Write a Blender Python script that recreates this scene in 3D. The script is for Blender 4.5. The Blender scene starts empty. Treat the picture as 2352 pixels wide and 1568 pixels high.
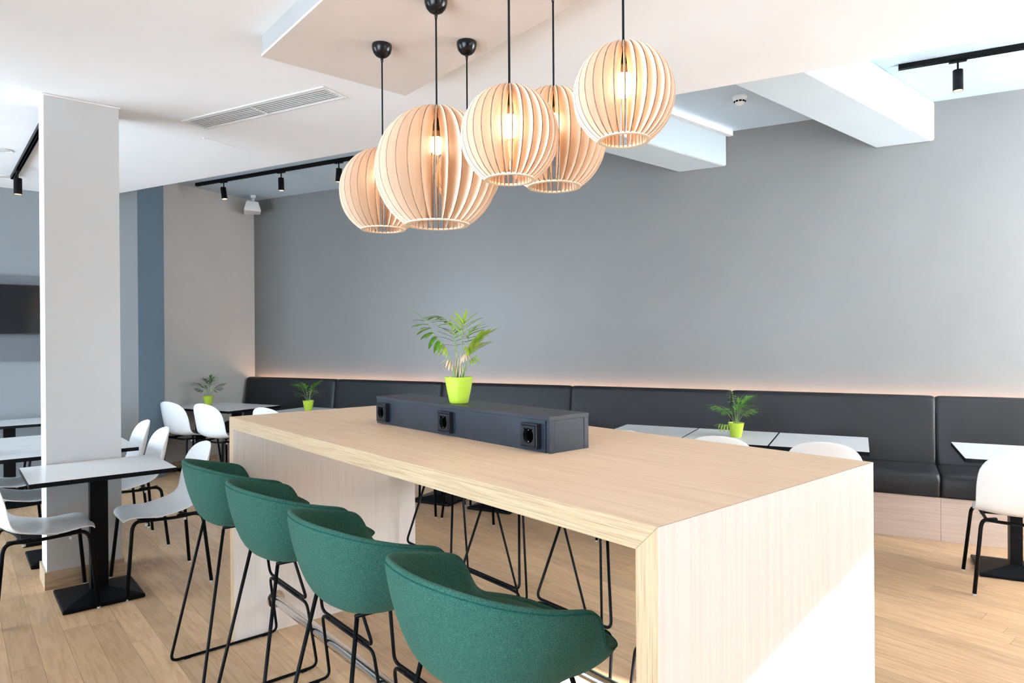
import bpy, bmesh, math, random
from mathutils import Vector, Matrix
random.seed(7)
scene = bpy.context.scene
C = scene.collection
PI = math.pi

# ------------------------------------------------------------------ camera
F_PX = 1526.18
YAW, PITCH, ROLL = (math.radians(v) for v in (40.3696, -0.10206, -0.37403))
CAM = Vector((0, 0, 1.47))
fw = Vector((0, math.cos(PITCH), math.sin(PITCH)))
rt = Vector((1, 0, 0))
up = rt.cross(fw)
r2 = math.cos(ROLL) * rt + math.sin(ROLL) * up
u2 = -math.sin(ROLL) * rt + math.cos(ROLL) * up
Mz = Matrix.Rotation(-YAW, 3, 'Z')
fw, r2, u2 = Mz @ fw, Mz @ r2, Mz @ u2
cam = bpy.data.cameras.new('camera')
cam_o = bpy.data.objects.new('camera', cam)
C.objects.link(cam_o)
cam.sensor_width = 36.0
cam.lens = F_PX / 2352 * 36
cam.clip_start = 0.05
m = Matrix((r2, u2, -fw)).transposed().to_4x4()
m.translation = CAM
cam_o.matrix_world = m
scene.camera = cam_o

# ------------------------------------------------------------------ sky, sun, exposure
world = bpy.data.worlds.new('sky')
scene.world = world
world.use_nodes = True
bg = world.node_tree.nodes['Background']
bg.inputs['Color'].default_value = (0.72, 0.86, 1.0, 1)
bg.inputs['Strength'].default_value = 8.0
scene.view_settings.view_transform = 'Standard'
scene.view_settings.look = 'None'
scene.view_settings.gamma = 1.0
scene.view_settings.use_curve_mapping = False
scene.view_settings.exposure = 1.0
scene.cycles.max_bounces = 14
scene.cycles.diffuse_bounces = 8
scene.cycles.sample_clamp_indirect = 6.0
scene.cycles.use_adaptive_sampling = False

SUN_DIR = Vector((0.146, -0.75, 0.48)).normalized()
sun = bpy.data.lights.new('sun', 'SUN')
sun.energy = 50.0
sun.angle = math.radians(2.5)
sun.color = (1.0, 0.97, 0.94)
sun_o = bpy.data.objects.new('sun', sun)
C.objects.link(sun_o)
sun_o.rotation_euler = SUN_DIR.to_track_quat('Z', 'Y').to_euler()
sun_o.location = SUN_DIR * 30

# wall frame: n runs away from the camera to the long grey wall, t runs along that wall
WA = math.radians(62.40928 - 40.3696)
WN = Vector((math.cos(WA), math.sin(WA), 0))
WD = Vector((-math.sin(WA), math.cos(WA), 0))


def NT(n, t, z=0.0):
    return WN * n + WD * t + Vector((0, 0, z))


Z_CEIL, Z_UP, N_WALL, T_SIDE, T_RIGHT, N_EDGE = 2.96, 3.33, 6.2, 7.07, -2.6, 4.06
Y_FAR, Y_REAR, X_LEFT = 7.98, -3.0, -2.5


def portal(name, loc, normal, w, h):
    l = bpy.data.lights.new(name, 'AREA')
    l.shape = 'RECTANGLE'
    l.size, l.size_y = w, h
    l.cycles.is_portal = True
    o = bpy.data.objects.new(name, l)
    C.objects.link(o)
    o.location = loc
    o.rotation_euler = Vector(normal).to_track_quat('-Z', 'Y').to_euler()


# ------------------------------------------------------------------ materials
def new_mat(name):
    mt = bpy.data.materials.new(name)
    mt.use_nodes = True
    nt = mt.node_tree
    return mt, nt, nt.nodes['Principled BSDF']


def plain(name, col, rough=0.5, metal=0.0, noise=0.0, nscale=8.0, bump=0.0, bscale=200.0, spec=0.5, coat=0.0, sheen=0.0):
    mt, nt, b = new_mat(name)
    b.inputs['Base Color'].default_value = (*col, 1)
    b.inputs['Roughness'].default_value = rough
    b.inputs['Metallic'].default_value = metal
    b.inputs['Specular IOR Level'].default_value = spec
    b.inputs['Coat Weight'].default_value = coat
    b.inputs['Sheen Weight'].default_value = sheen
    tc = nt.nodes.new('ShaderNodeTexCoord')
    if noise:
        n = nt.nodes.new('ShaderNodeTexNoise')
        n.inputs['Scale'].default_value = nscale
        n.inputs['Detail'].default_value = 4
        nt.links.new(tc.outputs['Object'], n.inputs['Vector'])
        r = nt.nodes.new('ShaderNodeValToRGB')
        r.color_ramp.elements[0].position = 0.3
        r.color_ramp.elements[1].position = 0.7
        r.color_ramp.elements[0].color = (*[c * (1 - noise) for c in col], 1)
        r.color_ramp.elements[1].color = (*[min(1, c * (1 + noise)) for c in col], 1)
        nt.links.new(n.outputs['Fac'], r.inputs['Fac'])
        nt.links.new(r.outputs['Color'], b.inputs['Base Color'])
    if bump:
        n2 = nt.nodes.new('ShaderNodeTexNoise')
        n2.inputs['Scale'].default_value = bscale
        n2.inputs['Detail'].default_value = 2
        nt.links.new(tc.outputs['Object'], n2.inputs['Vector'])
        bp = nt.nodes.new('ShaderNodeBump')
        bp.inputs['Strength'].default_value = bump
        bp.inputs['Distance'].default_value = 0.002
        nt.links.new(n2.outputs['Fac'], bp.inputs['Height'])
        nt.links.new(bp.outputs['Normal'], b.inputs['Normal'])
    return mt


def emit(name, col, strength):
    mt = bpy.data.materials.new(name)
    mt.use_nodes = True
    nt = mt.node_tree
    nt.nodes.remove(nt.nodes['Principled BSDF'])
    e = nt.nodes.new('ShaderNodeEmission')
    e.inputs['Color'].default_value = (*col, 1)
    e.inputs['Strength'].default_value = strength
    nt.links.new(e.outputs[0], nt.nodes['Material Output'].inputs[0])
    return mt


def wood(name, dark, mid, light, axis='Y', fine=70.0, along=1.6, rough=0.45, ring=0.35, vary=0.0, streak=0.5, coat=0.0, bump=0.08):
    """grain running along one object axis; colours are the wood's own"""
    mt, nt, b = new_mat(name)
    L = nt.links.new
    tc = nt.nodes.new('ShaderNodeTexCoord')
    mp = nt.nodes.new('ShaderNodeMapping')
    oi = nt.nodes.new('ShaderNodeObjectInfo')
    cmb = nt.nodes.new('ShaderNodeCombineXYZ')
    mu = nt.nodes.new('ShaderNodeMath')
    mu.operation = 'MULTIPLY'
    mu.inputs[1].default_value = 37.0
    L(oi.outputs['Random'], mu.inputs[0])
    for k in range(3):
        L(mu.outputs[0], cmb.inputs[k])
    add = nt.nodes.new('ShaderNodeVectorMath')
    L(tc.outputs['Object'], add.inputs[0])
    if vary:
        L(cmb.outputs[0], add.inputs[1])
    L(add.outputs[0], mp.inputs['Vector'])
    sc = {'X': (along, fine, fine), 'Y': (fine, along, fine), 'Z': (fine, fine, along)}[axis]
    mp.inputs['Scale'].default_value = sc
    n1 = nt.nodes.new('ShaderNodeTexNoise')
    n1.inputs['Scale'].default_value = 1.0
    n1.inputs['Detail'].default_value = 5
    n1.inputs['Roughness'].default_value = 0.62
    L(mp.outputs[0], n1.inputs['Vector'])
    mp2 = nt.nodes.new('ShaderNodeMapping')
    mp2.inputs['Scale'].default_value = tuple(v * (0.13 if v == fine else 0.45) for v in sc)
    L(add.outputs[0], mp2.inputs['Vector'])
    n2 = nt.nodes.new('ShaderNodeTexNoise')
    n2.inputs['Scale'].default_value = 1.0
    n2.inputs['Detail'].default_value = 3
    L(mp2.outputs[0], n2.inputs['Vector'])
    # cathedral figure: distorted bands of the coarse noise
    mm = nt.nodes.new('ShaderNodeMath')
    mm.operation = 'MULTIPLY'
    mm.inputs[1].default_value = 34.0
    L(n2.outputs['Fac'], mm.inputs[0])
    sn = nt.nodes.new('ShaderNodeMath')
    sn.operation = 'SINE'
    L(mm.outputs[0], sn.inputs[0])
    mr = nt.nodes.new('ShaderNodeMapRange')
    mr.inputs['From Min'].default_value = -1
    L(sn.outputs[0], mr.inputs['Value'])
    mix = nt.nodes.new('ShaderNodeMix')
    mix.inputs['Factor'].default_value = ring
    L(n1.outputs['Fac'], mix.inputs[2])
    L(mr.outputs[0], mix.inputs[3])
    ramp = nt.nodes.new('ShaderNodeValToRGB')
    e = ramp.color_ramp.elements
    e[0].position, e[0].color = 0.5 - streak * 0.5, (*dark, 1)
    e[1].position, e[1].color = 0.5 + streak * 0.5, (*light, 1)
    me = e.new(0.5)
    me.color = (*mid, 1)
    L(mix.outputs[0], ramp.inputs['Fac'])
    out = ramp.outputs['Color']
    if vary:
        hs = nt.nodes.new('ShaderNodeHueSaturation')
        vr = nt.nodes.new('ShaderNodeMapRange')
        vr.inputs['To Min'].default_value = 1 - vary
        vr.inputs['To Max'].default_value = 1 + vary
        L(oi.outputs['Random'], vr.inputs['Value'])
        L(vr.outputs[0], hs.inputs['Value'])
        L(out, hs.inputs['Color'])
        out = hs.outputs['Color']
    L(out, b.inputs['Base Color'])
    b.inputs['Roughness'].default_value = rough
    b.inputs['Coat Weight'].default_value = coat
    b.inputs['Coat Roughness'].default_value = 0.3
    if bump:
        bp = nt.nodes.new('ShaderNodeBump')
        bp.inputs['Strength'].default_value = bump
        bp.inputs['Distance'].default_value = 0.001
        L(n1.outputs['Fac'], bp.inputs['Height'])
        L(bp.outputs['Normal'], b.inputs['Normal'])
    return mt


def woven(name, a, b_, c):
    """two thread colours crossing, 2 mm pitch"""
    mt, nt, b = new_mat(name)
    L = nt.links.new
    tc = nt.nodes.new('ShaderNodeTexCoord')
    sep = nt.nodes.new('ShaderNodeSeparateXYZ')
    L(tc.outputs['UV'], sep.inputs[0])

    def wv(sock, freq):
        m1 = nt.nodes.new('ShaderNodeMath')
        m1.operation = 'MULTIPLY'
        m1.inputs[1].default_value = freq
        L(sock, m1.inputs[0])
        s1 = nt.nodes.new('ShaderNodeMath')
        s1.operation = 'SINE'
        L(m1.outputs[0], s1.inputs[0])
        return s1.outputs[0]
    wu, wv_ = wv(sep.outputs[0], 2300.0), wv(sep.outputs[1], 2100.0)
    pr = nt.nodes.new('ShaderNodeMath')
    pr.operation = 'MULTIPLY'
    L(wu, pr.inputs[0])
    L(wv_, pr.inputs[1])
    ns = nt.nodes.new('ShaderNodeTexNoise')
    ns.inputs['Scale'].default_value = 700
    ns.inputs['Detail'].default_value = 2
    L(tc.outputs['Object'], ns.inputs['Vector'])
    sm = nt.nodes.new('ShaderNodeMath')
    sm.operation = 'MULTIPLY_ADD'
    sm.inputs[1].default_value = 0.32
    L(pr.outputs[0], sm.inputs[0])
    L(ns.outputs['Fac'], sm.inputs[2])
    rp = nt.nodes.new('ShaderNodeValToRGB')
    e = rp.color_ramp.elements
    e[0].position, e[0].color = 0.25, (*a, 1)
    e[1].position, e[1].color = 0.8, (*c, 1)
    k = e.new(0.5)
    k.color = (*b_, 1)
    L(sm.outputs[0], rp.inputs['Fac'])
    L(rp.outputs['Color'], b.inputs['Base Color'])
    b.inputs['Roughness'].default_value = 0.85
    b.inputs['Specular IOR Level'].default_value = 0.2
    b.inputs['Sheen Weight'].default_value = 0.06
    b.inputs['Sheen Roughness'].default_value = 0.45
    b.inputs['Sheen Tint'].default_value = (0.55, 0.85, 0.6, 1)
    bp = nt.nodes.new('ShaderNodeBump')
    bp.inputs['Strength'].default_value = 0.35
    bp.inputs['Distance'].default_value = 0.001
    L(sm.outputs[0], bp.inputs['Height'])
    L(bp.outputs['Normal'], b.inputs['Normal'])
    return mt


def glass_mat():
    mt = bpy.data.materials.new('window_glass')
    mt.use_nodes = True
    nt = mt.node_tree
    nt.nodes.remove(nt.nodes['Principled BSDF'])
    t = nt.nodes.new('ShaderNodeBsdfTransparent')
    g = nt.nodes.new('ShaderNodeBsdfGlossy')
    g.inputs['Roughness'].default_value = 0.02
    fz = nt.nodes.new('ShaderNodeFresnel')
    mx = nt.nodes.new('ShaderNodeMixShader')
    nt.links.new(fz.outputs[0], mx.inputs[0])
    nt.links.new(t.outputs[0], mx.inputs[1])
    nt.links.new(g.outputs[0], mx.inputs[2])
    nt.links.new(mx.outputs[0], nt.nodes['Material Output'].inputs[0])
    return mt


def added_blind_mat():
    mt = bpy.data.materials.new('added_blind_fabric')
    mt.use_nodes = True
    nt = mt.node_tree
    nt.nodes.remove(nt.nodes['Principled BSDF'])
    t = nt.nodes.new('ShaderNodeBsdfTranslucent')
    t.inputs['Color'].default_value = (0.96, 0.965, 0.97, 1)
    d = nt.nodes.new('ShaderNodeBsdfDiffuse')
    d.inputs['Color'].default_value = (0.85, 0.85, 0.83, 1)
    mx = nt.nodes.new('ShaderNodeMixShader')
    mx.inputs[0].default_value = 0.08
    nt.links.new(t.outputs[0], mx.inputs[1])
    nt.links.new(d.outputs[0], mx.inputs[2])
    nt.links.new(mx.outputs[0], nt.nodes['Material Output'].inputs[0])
    return mt


M = {}
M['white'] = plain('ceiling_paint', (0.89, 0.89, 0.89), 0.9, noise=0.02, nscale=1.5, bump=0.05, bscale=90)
M['grey'] = plain('wall_grey_paint', (0.2, 0.197, 0.194), 0.40, noise=0.02, nscale=2, bump=0.08, bscale=120)
M['greyl'] = plain('wall_light_grey_paint', (0.56, 0.545, 0.525), 0.8, noise=0.02, nscale=2, bump=0.08, bscale=120)
M['greyfar'] = plain('far_wall_paint', (0.24, 0.265, 0.285), 0.7, noise=0.02, nscale=2, bump=0.08, bscale=120)
M['colp'] = plain('column_paint', (0.585, 0.595, 0.605), 0.6, noise=0.02, nscale=2, bump=0.06, bscale=120)
M['teal'] = plain('wall_slate_blue_paint', (0.115, 0.17, 0.225), 0.75, noise=0.03, nscale=2, bump=0.08, bscale=120)
M['panel'] = plain('ceiling_panel_paint', (0.68, 0.61, 0.555), 0.75, noise=0.02, nscale=2, bump=0.03, bscale=100)
M['paneledge'] = plain('panel_edge_paint', (0.42, 0.42, 0.42), 0.5, noise=0.03, nscale=3)
M['raised'] = plain('raised_ceiling_shaded_white', (0.46, 0.56, 0.64), 0.85, noise=0.02, nscale=1.5, bump=0.04, bscale=100)  # white ceiling; its dimmer, bluish light is put into the base colour
M['beam'] = plain('beam_daylit_white', (0.60, 0.69, 0.735), 0.85, noise=0.02, nscale=1.5, bump=0.04, bscale=100)  # white beams with the blue of daylight mixed into their colour
M['tvpanel'] = plain('tv_board_laminate', (0.12, 0.135, 0.155), 0.5, noise=0.03, nscale=3)
M['tv'] = plain('tv_black_gloss', (0.004, 0.004, 0.005), 0.12, noise=0.1, nscale=3)
M['tvframe'] = plain('tv_frame_plastic', (0.012, 0.012, 0.013), 0.35, noise=0.1)
M['plank'] = wood('oak_plank', (0.39, 0.235, 0.12), (0.57, 0.375, 0.215), (0.66, 0.46, 0.285), 'Y', 90, 3.5, 0.36, 0.22, vary=0.12, streak=0.75, coat=0.08)
M['subfloor'] = plain('floor_seam', (0.20, 0.12, 0.07), 0.8, noise=0.1)
M['tabletop'] = wood('pale_oak_top', (0.56, 0.40, 0.26), (0.675, 0.505, 0.35), (0.75, 0.585, 0.43), 'Y', 130, 2.0, 0.42, 0.10, streak=0.55, bump=0.03)
M['tableleg'] = wood('pale_oak_upright', (0.72, 0.64, 0.575), (0.785, 0.71, 0.645), (0.83, 0.76, 0.70), 'Z', 130, 2.0, 0.45, 0.10, streak=0.6, bump=0.03)
M['edge_y'] = wood('oak_edge_along', (0.24, 0.155, 0.085), (0.44, 0.32, 0.195), (0.53, 0.40, 0.26), 'Y', 420, 5.0, 0.30, 0.06, streak=0.5, bump=0.1)
M['edge_z'] = wood('oak_edge_upright', (0.24, 0.155, 0.085), (0.44, 0.32, 0.195), (0.53, 0.40, 0.26), 'Z', 420, 5.0, 0.30, 0.06, streak=0.5, bump=0.1)
M['benchwood'] = wood('pale_oak_plinth', (0.50, 0.38, 0.31), (0.62, 0.49, 0.41), (0.72, 0.59, 0.51), 'Y', 110, 2.0, 0.45, 0.1, streak=0.6, bump=0.03)
M['base_oak'] = wood('oak_skirting', (0.30, 0.21, 0.13), (0.47, 0.345, 0.23), (0.58, 0.45, 0.32), 'X', 90, 3.0, 0.4, 0.3, streak=0.6)
M['leather'] = plain('charcoal_leatherette', (0.014, 0.0143, 0.0165), 0.42, noise=0.08, nscale=3, bump=0.12, bscale=350, spec=0.27)
M['bench_back'] = plain('plywood_back', (0.25, 0.2, 0.16), 0.7, noise=0.1)
M['laminate'] = plain('white_laminate', (0.74, 0.75, 0.755), 0.28, noise=0.01, nscale=4)
M['blackedge'] = plain('black_edging', (0.004, 0.005, 0.007), 0.5, spec=0.12, noise=0.1, nscale=30)
M['blackmetal'] = plain('black_powder_coat', (0.003, 0.0032, 0.004), 0.45, spec=0.12, noise=0.15, nscale=60, bump=0.06, bscale=600)
M['blackgloss'] = plain('black_enamel', (0.003, 0.003, 0.0035), 0.25, spec=0.35, noise=0.1, nscale=30)
M['chairwhite'] = plain('white_polypropylene', (0.86, 0.885, 0.90), 0.32, noise=0.01, nscale=6)
M['glide'] = plain('grey_nylon', (0.55, 0.56, 0.57), 0.4, noise=0.05, nscale=60)
M['fabric'] = woven('teal_weave', (0.0015, 0.022, 0.023), (0.004, 0.050, 0.046), (0.085, 0.215, 0.138))
M['stitch'] = plain('stitched_seam', (0.008, 0.07, 0.055), 0.9, spec=0.1, noise=0.4, nscale=300)
M['chrome'] = plain('brushed_steel', (0.72, 0.71, 0.69), 0.18, metal=1.0, noise=0.05, nscale=80)
M['box'] = plain('blue_black_sheet', (0.016, 0.022, 0.033), 0.36, spec=0.4, noise=0.2, nscale=9, bump=0.05, bscale=200)
M['boxlid'] = plain('blue_black_lid', (0.018, 0.021, 0.027), 0.42, spec=0.4, noise=0.22, nscale=14, bump=0.05, bscale=200)
M['socket'] = plain('black_plastic', (0.009, 0.011, 0.015), 0.35, spec=0.3, noise=0.1, nscale=60)
M['dark'] = plain('dark_recess', (0.001, 0.001, 0.001), 0.8, spec=0.0, noise=0.1)
M['pot'] = plain('lime_plastic', (0.40, 0.54, 0.045), 0.34, noise=0.02, nscale=10)
M['soil'] = plain('potting_soil', (0.06, 0.04, 0.028), 0.95, noise=0.5, nscale=120, bump=0.6, bscale=200)
M['leaf'] = plain('palm_leaf', (0.10, 0.27, 0.03), 0.42, noise=0.25, nscale=22)
M['leafy'] = plain('young_palm_leaf', (0.30, 0.44, 0.05), 0.42, noise=0.08, nscale=22)
M['leafd'] = plain('dark_palm_leaf', (0.035, 0.115, 0.022), 0.42, noise=0.3, nscale=22)
M['stem'] = plain('palm_stem', (0.22, 0.34, 0.10), 0.5, noise=0.2, nscale=30)
M['dry'] = plain('dry_palm_leaf', (0.60, 0.44, 0.30), 0.7, noise=0.1, nscale=30)
M['birch'] = wood('birch_veneer', (0.74, 0.58, 0.44), (0.85, 0.70, 0.565), (0.91, 0.78, 0.65), 'Z', 45, 5.0, 0.55, 0.10, vary=0.05, streak=0.7, bump=0.02)
M['burnt'] = plain('laser_cut_edge', (0.22, 0.115, 0.06), 0.7, noise=0.35, nscale=60)
M['birchring'] = plain('birch_ring', (0.82, 0.64, 0.47), 0.6, noise=0.06, nscale=40)
M['bulb'] = emit('bulb_glow', (1.0, 0.72, 0.44), 32.0)
M['brass'] = plain('bulb_neck_brass', (0.42, 0.27, 0.13), 0.3, metal=0.8, noise=0.2, nscale=50)
M['cord'] = plain('black_textile_cord', (0.005, 0.005, 0.006), 0.75, spec=0.2, noise=0.3, nscale=300)
M['lens'] = emit('spot_lens_glow', (1.0, 0.60, 0.30), 1.6)
M['strip'] = emit('led_strip_glow', (1.0, 0.58, 0.36), 10.0)
M['batten'] = emit('batten_glow', (0.95, 0.97, 1.0), 1.6)
M['plastic'] = plain('white_plastic', (0.74, 0.74, 0.73), 0.4, noise=0.02, nscale=20)
M['bright'] = plain('bright_white_enamel', (0.95, 0.95, 0.95), 0.35, noise=0.01, nscale=20)
M['vent'] = plain('vent_enamel', (0.76, 0.755, 0.74), 0.45, noise=0.02, nscale=20)
M['ventdark'] = plain('vent_duct', (0.05, 0.05, 0.048), 0.7, noise=0.2, nscale=10)
M['alu'] = plain('window_aluminium', (0.5, 0.51, 0.52), 0.4, metal=0.6, noise=0.03, nscale=20)
M['glass'] = glass_mat()
M['blind'] = added_blind_mat()


# ------------------------------------------------------------------ mesh helpers
class MB:
    def __init__(s):
        s.v, s.f, s.m = [], [], []

    def add(s, verts, faces, mi=0):
        o = len(s.v)
        s.v += [tuple(v) for v in verts]
        s.f += [tuple(i + o for i in f) for f in faces]
        s.m += [mi] * len(faces)
        return s

    def box(s, x0, x1, y0, y1, z0, z1, mi=0):
        return s.prism([(x0, y0), (x1, y0), (x1, y1), (x0, y1)], z0, z1, mi)

    def prism(s, poly, z0, z1, mi=0):
        n = len(poly)
        if sum(poly[i][0] * poly[(i + 1) % n][1] - poly[(i + 1) % n][0] * poly[i][1] for i in range(n)) < 0:
            poly = poly[::-1]
        vs = [(p[0], p[1], z0) for p in poly] + [(p[0], p[1], z1) for p in poly]
        fs = [tuple(range(n))[::-1], tuple(range(n, 2 * n))] + [(i, (i + 1) % n, n + (i + 1) % n, n + i) for i in range(n)]
        return s.add(vs, fs, mi)

    def tube(s, pts, r, seg=10, bend=0.0, cap=True, mi=0):
        pts = [Vector(p) for p in pts]
        if bend:
            q = [pts[0]]
            for a, b, c in zip(pts, pts[1:], pts[2:]):
                d1, d2 = (a - b), (c - b)
                k = min(bend, d1.length * 0.49, d2.length * 0.49)
                p1, p2 = b + d1.normalized() * k, b + d2.normalized() * k
                for i in range(6):
                    u = i / 5
                    q.append(p1 * (1 - u) ** 2 + b * 2 * u * (1 - u) + p2 * u * u)
            q.append(pts[-1])
            pts = q
        rs = r if isinstance(r, (list, tuple)) else [r] * len(pts)
        T = [((pts[min(i + 1, len(pts) - 1)] - pts[max(i - 1, 0)]).normalized()) for i in range(len(pts))]
        N = T[0].orthogonal().normalized()
        vs, fs = [], []
        for i, p in enumerate(pts):
            N = (N - T[i] * N.dot(T[i])).normalized()
            B = T[i].cross(N)
            for k in range(seg):
                a = 2 * PI * k / seg
                vs.append(p + (N * math.cos(a) + B * math.sin(a)) * rs[i])
        for i in range(len(pts) - 1):
            for k in range(seg):
                k2 = (k + 1) % seg
                fs.append((i * seg + k, i * seg + k2, (i + 1) * seg + k2, (i + 1) * seg + k))
        if cap:
            fs.append(tuple(range(seg))[::-1])
            fs.append(tuple(range((len(pts) - 1) * seg, len(pts) * seg)))
        return s.add(vs, fs, mi)

    def lathe(s, prof, seg=32, mi=0, cx=0, cy=0):
        """profile of (r, z) from one end to the other; r = 0 closes it"""
        vs, fs, rings = [], [], []
        for r, z in prof:
            if r < 1e-6:
                rings.append([len(vs)])
                vs.append((cx, cy, z))
            else:
                rings.append(list(range(len(vs), len(vs) + seg)))
                vs += [(cx + r * math.cos(2 * PI * k / seg), cy + r * math.sin(2 * PI * k / seg), z) for k in range(seg)]
        for a, b in zip(rings, rings[1:]):
            for k in range(seg):
                k2 = (k + 1) % seg
                if len(a) == 1 and len(b) == 1:
                    continue
                if len(a) == 1:
                    fs.append((a[0], b[k2], b[k]))
                elif len(b) == 1:
                    fs.append((a[k], a[k2], b[0]))
                else:
                    fs.append((a[k], a[k2], b[k2], b[k]))
        return s.add(vs, fs, mi)

    def mesh(s, name, mats, smooth=False, uv=None):
        me = bpy.data.meshes.new(name)
        me.from_pydata(s.v, [], s.f)
        for k in (mats if isinstance(mats, (list, tuple)) else [mats]):
            me.materials.append(M[k])
        me.polygons.foreach_set('material_index', s.m)
        me.polygons.foreach_set('use_smooth', [bool(smooth)] * len(s.f))
        if uv:
            l = me.uv_layers.new(name='UV')
            for lp in me.loops:
                l.data[lp.index].uv = uv[lp.vertex_index]
        me.update()
        bm = bmesh.new()
        bm.from_mesh(me)
        bmesh.ops.recalc_face_normals(bm, faces=bm.faces)
        bm.to_mesh(me)
        bm.free()
        if smooth == 'auto':
            me.set_sharp_from_angle(angle=math.radians(40))
        return me

    def build(s, name, mats, parent=None, smooth=False, bevel=0.0, seg=2, subsurf=0, uv=None):
        return link(name, s.mesh(name, mats, smooth, uv), parent, bevel, seg, subsurf)


def link(name, me, parent=None, bevel=0.0, seg=2, subsurf=0):
    o = bpy.data.objects.new(name, me)
    C.objects.link(o)
    o.parent = parent
    if bevel:
        b = o.modifiers.new('bevel', 'BEVEL')
        b.width = bevel
        b.segments = seg
        b.limit_method = 'ANGLE'
        b.angle_limit = math.radians(35)
        b.harden_normals = False
    if subsurf:
        d = o.modifiers.new('subdivision', 'SUBSURF')
        d.levels = d.render_levels = subsurf
    return o


def tag(o, label=None, cat=None, group=None, kind=None):
    if label:
        o['label'] = label
    if cat:
        o['category'] = cat
    if group:
        o['group'] = group
    if kind:
        o['kind'] = kind
    return o


def thing(name, label, cat, loc=(0, 0, 0), rz=0.0, group=None):
    o = bpy.data.objects.new(name, None)
    C.objects.link(o)
    o.empty_display_size = 0.1
    o.location = loc
    o.rotation_euler = (0, 0, rz)
    return tag(o, label, cat, group)


def copy_tree(o, parent=None):
    c = o.copy()
    C.objects.link(c)
    c.parent = parent
    for ch in list(o.children):
        copy_tree(ch, c)
    return c


def struct(name, mb, mats, label=None, parent=None, smooth=False, bevel=0.0):
    o = mb.build(name, mats, parent, smooth, bevel)
    if not parent:
        tag(o, label, None, None, 'structure')
    return o


def xy(v):
    return (v.x, v.y)


def project(p):
    d = Vector(p) - CAM
    z = d.dot(fw)
    if z < 0.1:
        return None
    return 1176 + F_PX * d.dot(r2) / z, 784 - F_PX * d.dot(u2) / z


# ------------------------------------------------------------------ room shell
P_FAR_END = Vector((1.553, Y_FAR, 0))            # far wall meets the blue pilaster
t_pil = P_FAR_END.dot(WD)
n_pil0 = P_FAR_END.dot(WN)
N_PIL1 = 4.735
corner_r = NT(N_WALL, T_RIGHT)
x_rear = (Y_REAR * math.cos(WA) - T_RIGHT) / math.sin(WA)     # right wall meets the rear wall
room = [(X_LEFT, Y_REAR), (x_rear, Y_REAR), xy(corner_r), xy(NT(N_WALL, T_SIDE)), xy(NT(N_PIL1, T_SIDE)), xy(NT(N_PIL1, t_pil)), xy(P_FAR_END), (X_LEFT, Y_FAR)]

# floor: sub-floor slab, and each board the view can tell apart as a part
floor = struct('floor', MB().prism(room, -0.12, -0.007), 'subfloor', 'oak board floor running the length of the room')
PW, PL = 0.118, 1.48
pl = MB().box(-PW / 2 + .0005, PW / 2 - .0005, -PL / 2 + .0006, PL / 2 - .0006, -0.0068, 0.0)
plank_me = pl.mesh('plank', 'plank')
cand = []
rs = random.Random(3)
for i in range(-4, 54):
    x = i * PW + 0.03
    off = rs.random() * PL
    for j in range(-1, 7):
        y = j * PL + off
        if not (-0.6 < y < Y_FAR + .3):
            continue
        n_, t_ = x * WN.x + y * WN.y, x * WD.x + y * WD.y
        if n_ > 6.35 or t_ > T_SIDE + .3:
            continue
        best = 0
        for dx in (-PW / 2, PW / 2):
            for k in range(7):
                p = project((x + dx, y - PL / 2 + PL * k / 6, 0))
                if p and -60 < p[0] < 2412 and p[1] < 1640:
                    best = max(best, p[1])
        # what stands behind the bar table's near end panel is out of sight
        if best > 0:
            cand.append((best, x, y))
cand.sort(reverse=True)
near, rest = cand[:298], cand[298:]
for k, (b_, x, y) in enumerate(near):
    o = link('plank', plank_me, floor)
    o.location = (x, y, 0)
if rest:
    mb = MB()
    for b_, x, y in rest:
        mb.box(x - PW / 2 + .0005, x + PW / 2 - .0005, y - PL / 2 + .0006, y + PL / 2 - .0006, -0.0068, 0)
    o = mb.build('distant_planks', 'plank', floor)
    o['kind'] = 'stuff'
# boards outside the view, one sheet
mb = MB()
mb.prism(room, -0.0069, -0.0066)
o = mb.build('board_sheet', 'plank', floor)

# ceilings
ce = [(X_LEFT, Y_REAR), (x_rear, Y_REAR), xy(NT(N_EDGE, T_RIGHT)), xy(NT(N_EDGE, Y_FAR / WD.y - (0.0))), ]
tmax = (Y_FAR - N_EDGE * WN.y) / WD.y
ce = [(X_LEFT, Y_REAR), (x_rear, Y_REAR), xy(NT(N_EDGE, T_RIGHT)), xy(NT(N_EDGE, tmax)), (X_LEFT, Y_FAR)]
struct('ceiling', MB().prism(ce, Z_CEIL, Z_UP + .12), 'white', 'lowered white ceiling over the bar table')
cu = [xy(NT(N_EDGE, T_RIGHT)), xy(NT(N_WALL, T_RIGHT)), xy(NT(N_WALL, T_SIDE)), xy(NT(N_PIL1, T_SIDE)), xy(NT(N_PIL1, t_pil)), xy(P_FAR_END), xy(NT(N_EDGE, tmax))]
struct('ceiling_raised', MB().prism(cu, Z_UP, Z_UP + .12), 'raised', 'raised white ceiling strip along the long grey wall')


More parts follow.
